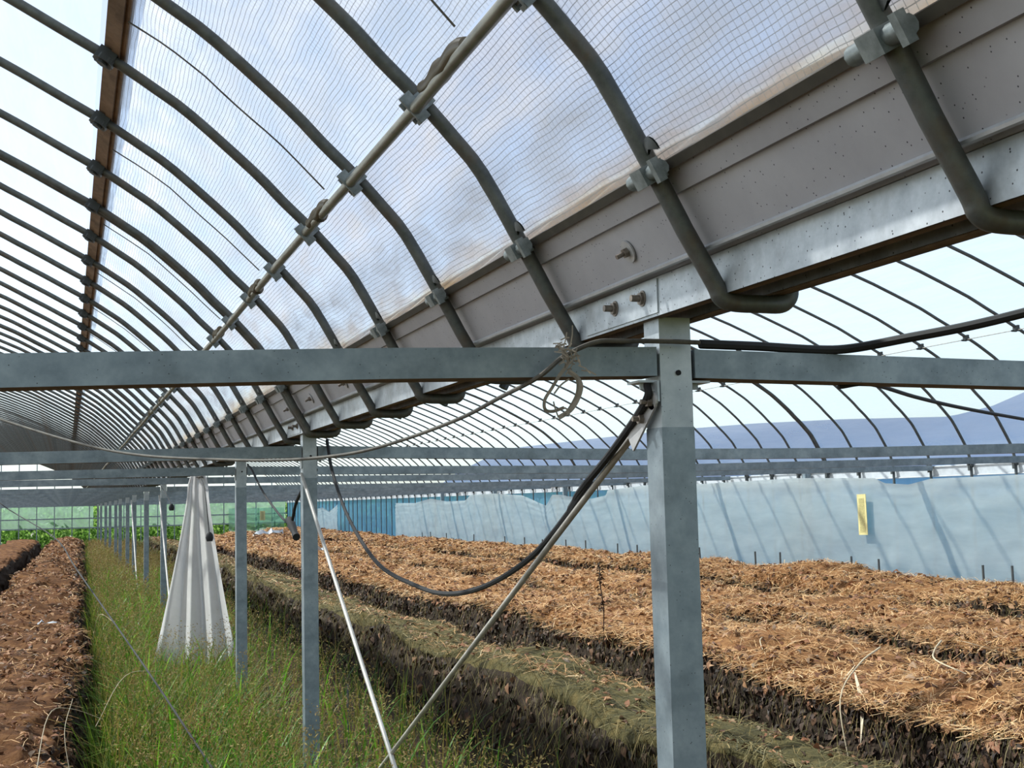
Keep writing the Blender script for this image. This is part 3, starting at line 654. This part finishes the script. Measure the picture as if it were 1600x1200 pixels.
for k, l, r, zt, sd_, mt, ms, lab in BEDS:
    if k in 'BCD':
        w_ = {'B': 'bed behind the mossy one', 'C': 'middle bed of the clear span', 'D': 'bed along the side curtain'}[k]
        scatter_straw('straw', l, r, zt, sd_, 52000, 3.0, 46, M['straw'], .26, .77, .13, .0028, 'loose straw strewn over the '+w_)
        scatter_leaves('dead_leaves', l, r, zt, sd_, 11000, 3.0, 44, M['leaf'], .22, .78, .046, 'curled brown leaves on top of the '+w_)
        scatter_straw('straw', l, r, zt, sd_, 3200, 3.0, 30, M['straw_moss_dim'], .06, .28, .13, .0026, 'straw hanging over the dark side of the '+w_, hang=1.2)
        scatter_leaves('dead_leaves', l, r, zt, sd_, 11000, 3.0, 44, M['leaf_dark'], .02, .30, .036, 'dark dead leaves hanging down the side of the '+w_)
    elif k == 'A':
        scatter_straw('straw', l, r, zt, sd_, 26000, 2.6, 44, M['straw_moss_dim'], .08, .78, .12, .0028, 'matted dim mossy straw on the shade-toned mossy bed', hang=1.0)
        scatter_straw('straw', l, r, zt, sd_, 5000, 6.5, 44, M['straw'], .34, .76, .11, .003, 'pale straw bits on the far part of the shade-toned mossy bed')
        scatter_leaves('dead_leaves', l, r, zt, sd_, 2600, 3.0, 44, M['leaf'], .36, .78, .040, 'curled brown leaves on top of the shade-toned mossy bed')
        scatter_leaves('dead_leaves', l, r, zt, sd_, 4200, 2.6, 44, M['leaf_dark'], .02, .26, .045, 'dark dead leaves down the side of the shade-toned mossy bed')
    elif k == 'L':
        scatter_straw('straw', l, r, zt, sd_, 5000, 3.4, 44, M['straw'], .25, .76, .10, .0028, 'short straw bits on the reddish bed left of the grass')
        scatter_leaves('dead_leaves', l, r, zt, sd_, 9000, 3.4, 44, M['leaf'], .22, .80, .035, 'brown leaf crumbs on the reddish bed left of the grass')
        scatter_leaves('dead_leaves', l, r, zt, sd_, 5000, 3.4, 44, M['leaf_dark'], .68, .98, .04, 'dark leaves on the shaded side of the reddish bed')

# ================================================================== GRASS STRIP
def blades(name, n, xr_, yr_, hgt, wid, mat, label, cat, power=1.5, lean=.5, seg=4, droop=.5, dens=None):
    Y = yr_[0]+(yr_[1]-yr_[0])*RNG.random(n)**power; X = xr_[0]+(xr_[1]-xr_[0])*RNG.random(n)
    if dens is not None:
        keep = RNG.random(n) < dens(X, Y); X, Y = X[keep], Y[keep]; n = len(X)
    X = X+.012*(Y-5)
    h = hgt*(.45+.75*RNG.random(n))*(.75+.9*(fbm(X*1.5, Y*1.2)+.5)*.6); w = wid*(.6+.8*RNG.random(n))*(1+np.clip(Y-8, 0, 40)*.06); a = RNG.random(n)*2*PI
    ln = lean*(.2+RNG.random(n)); D = np.stack([np.cos(a), np.sin(a)], -1); Sx = np.stack([-np.sin(a), np.cos(a)], -1)
    rows = []
    for t in np.linspace(0, 1, seg):
        out = ln*h*t**1.7; z = h*(t-droop*ln*t**3*.6); ww = w*(1-t)**.6*.5+.0004
        c_ = np.stack([X+D[:, 0]*out, Y+D[:, 1]*out, z], -1); off = np.stack([Sx[:, 0]*ww, Sx[:, 1]*ww, 0*ww], -1); rows += [c_-off, c_+off]
    V = np.stack(rows, 1).reshape(-1, 3); base = (np.arange(n)*2*seg)[:, None]
    F = np.concatenate([base+np.array((2*i, 2*i+1, 2*i+3, 2*i+2))[None, :] for i in range(seg-1)])
    return tag(np_mesh(name, V, F, mat, smooth=True), label, cat, None, 'stuff')
dn = lambda X, Y: np.where(X > .86+.02*Y, .07, 1.0)*np.where(X < .28, .45, 1)
blades('grass', 80000, (.12, 2.0), (3.6, 46), .46, .0056, M['grass'], 'wispy green and tan grass filling the strip along the posts', 'grass', 1.7, .8, 4, .5, dn)
blades('broad_grass', 5200, (.35, 1.75), (4.0, 24), .52, .014, M['broad'], 'bright broad bladed grass around the post feet', 'grass', 1.6, .9, 6, .8, dn)
def seeds(n):
    Y = 3.8+(40-3.8)*RNG.random(n)**1.8; X = .2+1.3*RNG.random(n)+.012*(Y-5); m = []; Vs = []; Fs = []
    hh = .34+.22*RNG.random(n); P = np.stack([X+RNG.normal(0, .05, n), Y+RNG.normal(0, .05, n), hh], -1)
    rep = 9; n2 = n*rep; C_ = np.repeat(P, rep, 0); C_ = C_+RNG.normal(0, 1, (n2, 3))*np.array([.018, .018, .035]); s = .0045*(.6+.9*RNG.random(n2))*(1+np.clip(C_[:, 1]-8, 0, 40)*.07)
    T = RNG.normal(0, 1, (n2, 3)); T /= np.linalg.norm(T, axis=1)[:, None]; S = np.cross(T, RNG.normal(0, 1, (n2, 3))); S /= np.linalg.norm(S, axis=1)[:, None]
    V = np.stack([C_-T*s[:, None]*1.6, C_-S*s[:, None]*.5, C_+T*s[:, None]*1.6, C_+S*s[:, None]*.5], 1).reshape(-1, 3)
    return tag(np_mesh('seed_heads', V, np.arange(n2*4).reshape(-1, 4), M['seed'], smooth=False), 'tan seed heads floating over the grass strip', 'grass', None, 'stuff')
seeds(6500)
# vegetation beyond the end wall
def bush(name, n, xr_, yr_, zr, size, label):
    C_ = np.stack([xr_[0]+(xr_[1]-xr_[0])*RNG.random(n), yr_[0]+(yr_[1]-yr_[0])*RNG.random(n), np.zeros(n)], -1)
    top = zr*(.45+.75*(fbm(C_[:, 0]*.7, C_[:, 1]*.3)+.5)); C_[:, 2] = top*RNG.random(n)
    T = RNG.normal(0, 1, (n, 3)); T /= np.linalg.norm(T, axis=1)[:, None]; S = np.cross(T, RNG.normal(0, 1, (n, 3))); S /= np.linalg.norm(S, axis=1)[:, None]; s = size*(.5+RNG.random(n))[:, None]
    V = np.stack([C_-T*s, C_-S*s*.45, C_+T*s, C_+S*s*.45], 1).reshape(-1, 3)
    return tag(np_mesh(name, V, np.arange(n*4).reshape(-1, 4), M['bush'], smooth=False), label, 'plants', None, 'stuff')
bush('bushes', 26000, (-14, 26), (57, 66), 2.2, .16, 'taller green bushes standing behind the weeds outside')
bush('weeds', 14000, (-5, 9), (50.3, 55), 1.55, .10, 'green weeds growing outside the far end wall')

# ================================================================== HANGING WHITE SHEET
t = None
nu, nv = 120, 40; V = []; uv = []
for j in range(nv):
    s = j/(nv-1); zt = 1.665+.03*0
    cx = .925*(1-s)+.905*s; half_w = .060+.245*s**1.25; dep = .05+.16*s
    for i in range(nu):
        q = i/(nu-1); a = -1+2*q
        fold = math.sin(q*2*PI*3.3+.9*math.sin(s*3+q*4))*(.25+.75*s)
        hem = .26+.04*math.sin(q*9)+.01*math.sin(q*23)
        z = zt*(1-s)+hem*s
        if s < .12: z = zt-s*.6-abs(a)*.03
        V.append((cx+a*half_w+.004*math.sin(q*40)*s, 9.75+dep*.42*fold-.10*(1-a*a)*s, z)); uv.append((q*1.2, s*1.4))
o = np_mesh('hanging_sheet', V, grid_faces(nv, nu), M['cloth'], uv=uv); tag(o, 'dusty white film sheet hanging in folds from a post over the grass', 'sheet', None, 'thing')
m = MB(); m.tube([(.88+.02*math.cos(a)+.055, 9.75+.06*math.sin(a), 1.63) for a in np.linspace(0, 2*PI, 14)], .006, 6); tie = m.build('tie', M['cable']); tie.parent = o
# small lamps on wires
def lamp(name, pts, label, r=.028):
    t = thing(name, label, 'lamp holder', pts[-1]); off = Vector(pts[-1])
    m = MB(); m.tube([Vector(p)-off for p in crom(pts, 5)], .0035, 6); m.build('wire', M['black'], t)
    m = MB(); m.tube([(0, 0, .03), (0, 0, .015), (0, 0, -.01), (0, 0, -.035)], [.008, r*.8, r, r*.75], 10); m.build('socket', M['black'], t)
lamp('lamp_socket', [(.935, 9.715, 1.632), (.942, 9.5, 1.56), (.944, 9.38, 1.45), (.962, 9.32, 1.2)], 'black lamp socket dangling in front of the white sheet')
lamp('lamp_socket', [(.97, 14.5, 1.66), (.955, 13.2, 1.52), (.95, 12.65, 1.42)], 'small dark lamp socket hanging left of the white sheet')

# ================================================================== CABLES, RODS, CORDS
def cable(name, pts, r, mat, label, cat='cable', n=6):
    m = MB(); m.tube([Vector(p) for p in crom(pts, n)], r, 8); return tag(m.build(name, M[mat]), label, cat, None, 'thing')
cable('thin_cable', [(1.045, 1.985, 1.668), (.98, 1.985, 1.669), (.90, 1.985, 1.668), (0.847, 1.985, 1.665), (0.79, 1.99, 1.64), (0.746, 2.0, 1.605), (0.762, 2.25, 1.592), (0.771, 2.55, 1.572), (0.74, 2.95, 1.546), (0.677, 3.24, 1.529), (0.565, 3.57, 1.528), (0.426, 3.9, 1.544), (0.235, 4.27, 1.573), (0.057, 4.57, 1.624), (-0.231, 5.0, 1.741), (-.6, 5.3, 1.9)], .0042, 'cable', 'long thin cable sagging from the front beam far to the left')
cable('sagging_cable', [(.965, 2.035, 1.60), (.963, 2.04, 1.568), (.972, 2.201, 1.494), (.983, 2.411, 1.413), (.995, 2.496, 1.374), (1.007, 2.77, 1.271), (1.018, 3.144, 1.185), (1.03, 3.537, 1.14), (1.042, 3.935, 1.141), (1.053, 4.509, 1.189), (1.065, 5.05, 1.346), (1.077, 5.424, 1.534), (1.09, 5.60, 1.665), (1.10, 5.66, 1.69)], .0072, 'black', 'black cable looping low between the front post and the next post')
m = MB(); m.tube([(.988, 2.37, 1.43), (.990, 2.41, 1.412), (.994, 2.48, 1.378)], .0115, 8); m.build('tape_joint', M['black'], bpy.data.objects['sagging_cable'])
cable('black_hose', [(1.064, 2.02, 1.670), (1.181, 2.02, 1.668), (1.30, 2.02, 1.664), (1.365, 2.0, 1.665), (1.418, 1.9, 1.673), (1.476, 1.8, 1.683), (1.552, 1.7, 1.703), (1.75, 1.45, 1.76), (2.3, .9, 1.93), (3.2, .2, 2.12), (4.4, -.6, 2.3)], .0085, 'black', 'thick black hose lying on the front beam and rising to the right', 'hose')
cable('drooping_wire', [(1.38, 2.07, 1.60), (1.459, 2.08, 1.607), (1.725, 2.3, 1.602), (2.0, 2.5, 1.595), (2.446, 2.8, 1.587), (2.852, 3.0, 1.568), (3.6, 3.4, 1.60)], .0045, 'black', 'thin black wire drooping under the front beam at the right', 'wire')
t = thing('plug_cable', 'black cable loop with a fat plug hanging between two posts', 'cable', (1.05, 6.3, 1.3)); off = Vector((1.05, 6.3, 1.3))
m = MB()
m.tube([Vector(p)-off for p in crom([(1.05, 7.95, 1.66), (1.05, 7.75, 1.62), (1.05, 7.584, 1.565), (1.05, 7.205, 1.459), (1.05, 6.647, 1.344), (1.05, 6.387, 1.314)], 6)], .006, 8)
m.tube([Vector(p)-off for p in crom([(1.06, 5.72, 1.56), (1.055, 6.0, 1.49), (1.05, 6.195, 1.417), (1.05, 6.31, 1.333)], 6)], .008, 8); m.build('cord', M['black'], t)
m = MB(); m.tube([(0, .15, .035), (0, .10, .032), (0, .02, .0), (0, -.04, -.025), (0, -.10, -.05)], [.010, .019, .021, .015, .019], 10); m.build('plug', M['black'], t)
cable('tight_cord', [(.80, 4.2, .02), (.516, 5.07, .44), (.332, 6.0, .708), (.063, 8.3, 1.045), (-.075, 9.3, 1.224), (-.455, 10.5, 1.456), (-.6, 10.55, 1.63)], .0042, 'black', 'dark tight cord slanting over the reddish bed and the grass', 'cord')
# brace rods
t = thing('brace_rod', 'grey steel rod slanting from the front post down to the next post', 'rod', (1.0, 5.38, 0))
m = MB(); m.tube([(0, 0, .0), (-.012, 2.13-5.38, H+.125)], .0068, 10); m.build('rod', M['rod'], t)
a = Vector((-.028, 2.03-5.38, H+.170)); b = Vector((-.028, 2.125-5.38, H+.098)); d = (b-a).normalized()
m = MB(); rot = Matrix((Vector((1, 0, 0)), d, Vector((1, 0, 0)).cross(d))).transposed(); m.box((a+b)/2, (.004, (b-a).length, .034), rot); m.cyl(a, (1, 0, 0), .017, .004, 16); pl = m.build('end_plate', M['washer'], t, False)
for q in (a+d*.004, a+d*.05):
    m = MB(); m.cyl(q+Vector((-.006, 0, 0)), (1, 0, 0), .009, .01, 6); m.cyl(q+Vector((-.014, 0, 0)), (1, 0, 0), .0045, .016, 8); m.build('bolt', M['bolt'], pl)
m = MB(); m.box((-.024, 2.035-5.38, H+.185), (.004, .045, .036)); m.build('lug', M['galv_light'], t, False)
t = thing('brace_rod', 'pale thin rod slanting down towards the camera from the second post', 'rod', (1.0, 3.13, 0))
m = MB(); m.tube([(0, 0, 0), (-.022, 5.63-3.13, H+.14)], .0075, 10); m.build('rod', M['rod_pale'], t)
for Y, l in ((14.59, 'pale short rod leaning on the post behind the white sheet'), (21.05, 'pale short rod leaning on a far post')):
    m = MB(); m.tube([(0, 0, 0), (-.02, 1.9, H+.15)], .009, 8); tag(m.build('brace_rod', M['rod_pale'], None, True, (.985, Y-1.9, 0)), l, 'rod', None, 'thing')

# twine tied on the front beam
t = thing('twine_knot', 'frayed raffia twine knotted on the front beam left of the post', 'twine', (.785, 1.965, 1.60)); off = Vector((.785, 1.965, 1.60))
m = MB()
loops = [([(.772, 1.968, 1.655), (.782, 1.966, 1.645), (.789, 1.966, 1.628), (.771, 1.966, 1.604)], .006), ([(.771, 1.966, 1.604), (.760, 1.97, 1.585), (.745, 1.965, 1.565), (.745, 1.965, 1.549), (.760, 1.97, 1.546), (.779, 1.965, 1.552)], .0055),
         ([(.790, 1.966, 1.612), (.805, 1.97, 1.603), (.810, 1.965, 1.588), (.806, 1.97, 1.568), (.790, 1.965, 1.548), (.770, 1.97, 1.535)], .008), ([(.787, 1.966, 1.612), (.800, 1.96, 1.60), (.803, 1.965, 1.58), (.797, 1.97, 1.562), (.778, 1.965, 1.538)], .004),
         ([(.779, 1.965, 1.552), (.786, 1.965, 1.548), (.791, 1.965, 1.545)], .003), ([(.762, 1.966, 1.575), (.775, 1.966, 1.59), (.79, 1.966, 1.60)], .003), ([(.760, 1.965, 1.562), (.763, 1.965, 1.55), (.768, 1.965, 1.536)], .0025)]
for pts, w in loops: m.ribbon([Vector(p)-off for p in crom(pts, 5)], w, (0.35, 1, .2))
m.build('loop', M['twine'], t, False)
m = MB(); rr = random.Random(3)
for cx, cz, k in ((.776, 1.652, 16), (.792, 1.628, 26)):
    for i in range(k):
        a = Vector((cx+rr.gauss(0, .008), 1.963-rr.random()*.008, cz+rr.gauss(0, .007)))-off; b = a+Vector((rr.gauss(0, .012), -rr.random()*.006, rr.gauss(0, .011)))
        m.ribbon([a, (a+b)/2+Vector((0, -.004, .002)), b], .0022, (0, 1, .3))
m.build('frayed_end', M['twine'], t, False)

# ================================================================== SMALL THINGS ON THE BEDS
sty = sorted([11.287, 10.815, 12.676, 13.216, 9.287, 8.921, 14.565, 21.162, 20.299, 19.19, 18.384, 17.174, 16.506, 24.136, 27.272, 27.966, 26.019, 22.23])
for k, Y in enumerate(sty):
    m = MB(); hh = .74+.03*random.random(); m.tube([(0, 0, .3), (random.gauss(0, .008), random.gauss(0, .01), hh)], .011, 6)
    tag(m.build('marker_stake', M['pipe_far'], None, True, (7.58, Y, 0)), ('%s short dark stake from the right edge, at the foot of the side curtain' % ('first' if k == 0 else ORD[k])) if k < 8 else 'tiny far stake at the foot of the side curtain', 'stake', 'stakes along the side curtain', 'thing')
def stalk(pts, r, label, name='dry_stalk', leaves=()):
    off = Vector(pts[0]); t = thing(name, label, 'dry stalk', off)
    m = MB(); P = crom(pts, 5); m.tube([Vector(p)-off for p in P], [r*(1-.6*i/len(P)) for i in range(len(P))], 6); m.build('stem', M['dry'], t)
    if leaves:
        m = MB()
        for lp, w in leaves:
            Q = crom(lp, 4); m.ribbon([Vector(p)-off for p in Q], [w*math.sin(PI*(.12+.86*i/(len(Q)-1))) for i in range(len(Q))], (.2, .3, 1))
        m.build('dry_leaf', M['dry'], t, False)
stalk([(4.70, 6.15, .55), (4.35, 5.75, .56), (4.05, 5.35, .57), (3.95, 5.0, .55)], .006, 'long pale dry reed lying across the straw bed, right edge', leaves=[([(4.6, 6.0, .57), (4.5, 5.7, .60), (4.52, 5.35, .56)], .022), ([(4.35, 5.8, .57), (4.45, 5.5, .60), (4.6, 5.2, .57)], .018)])
stalk([(4.22, 6.05, .55), (3.86, 5.72, .52), (3.56, 5.45, .40), (3.50, 5.30, .10)], .006, 'pale dry reed drooping over the dark side of the straw bed', leaves=[([(3.75, 5.6, .50), (3.62, 5.36, .38), (3.55, 5.28, .22)], .020), ([(3.82, 5.7, .52), (3.66, 5.64, .40), (3.6, 5.55, .25)], .014)])
stalk([(4.02, 6.95, .54), (3.85, 6.7, .55), (3.72, 6.45, .53)], .004, 'short pale straw stem lying near the front post')
off = (3.60, 8.45, .42); t = thing('dead_plant', 'dark withered plant standing upright on the straw bed left of the front post', 'dead plant', off)
m = MB(); m.tube([(0, 0, 0), (.01, 0, .2), (-.02, 0, .42), (-.01, 0, .50)], .004, 6); m.build('stem', M['leaf_dark'], t)
m = MB(); rr = random.Random(5)
for i in range(46):
    z = .18+.32*rr.random(); a = rr.random()*6.28; p = Vector((-.01, 0, z)); q = p+Vector((.035*math.cos(a), .035*math.sin(a), -.01+.02*rr.random())); m.ribbon([p, (p+q)/2+Vector((0, 0, .012)), q], [.006, .016, .003], (rr.random(), rr.random(), 1))
m.build('withered_leaves', M['leaf_dark'], t, False)
for X_, Y_, h_, l_ in ((1.45, 6.97, .43, 'thin upright rod standing in the path beside the pale leaning rod'), (1.80, 6.67, .20, 'shorter thin rod standing at the foot of the shade-toned mossy bed')):
    m = MB(); m.tube([(0, 0, -.02), (.004, 0, h_)], .005, 6); tag(m.build('thin_rod', M['pipe_far'], None, True, (X_, Y_, 0)), l_, 'rod', None, 'thing')
def foil(x, y, z, s, label, seed):
    rr = random.Random(seed); m = MB(); n = 7; vs = []
    for i in range(n):
        for j in range(4): vs.append((s*(i/(n-1)-.5)+rr.gauss(0, s*.03), s*.35*(j/3-.5)+rr.gauss(0, s*.03), abs(rr.gauss(0, s*.10))))
    m.add(vs, [tuple(q) for q in grid_faces(n, 4)]); tag(m.build('plastic_scrap', M['white'], None, False, (x, y, z)), label, 'scrap', None, 'thing')
foil(-.13, 11.1, .50, .16, 'white plastic scrap lying on the reddish bed left of the grass', 1)
foil(4.45, 24.5, .54, .55, 'white plastic scrap on a far straw bed between two posts', 2)
foil(5.6, 38, .56, .9, 'small far white scrap beside the third post', 3)
foil(3.60, 7.4, .40, .10, 'bluish film scrap in the dark side of the straw bed by the front post', 4)
# dry grass stems in the left foreground
for k, (pts, l) in enumerate([
    ([(-.10, 5.0, .44), (-.06, 5.3, .62), (.02, 5.6, .60), (.16, 5.9, .50)], 'pale arching dry stem low over the reddish bed, near the bottom'),
    ([(-.35, 7.6, .46), (-.36, 7.8, .70), (-.40, 8.0, .86)], 'thin upright dry stem on the reddish bed'),
    ([(.15, 7.0, .30), (.30, 7.2, .52), (.50, 7.5, .50)], 'pale curved dry stem over the grass near the tight cord'),
    ([(.20, 10.6, .40), (.24, 10.2, .62), (.33, 9.7, .60)], 'pale dry stem crossing the tight cord above the grass'),
    ([(.02, 5.3, .40), (.0, 5.35, .55), (.03, 5.45, .66)], 'short thick dry stub on the edge of the reddish bed')]):
    stalk(pts, .0022, l)
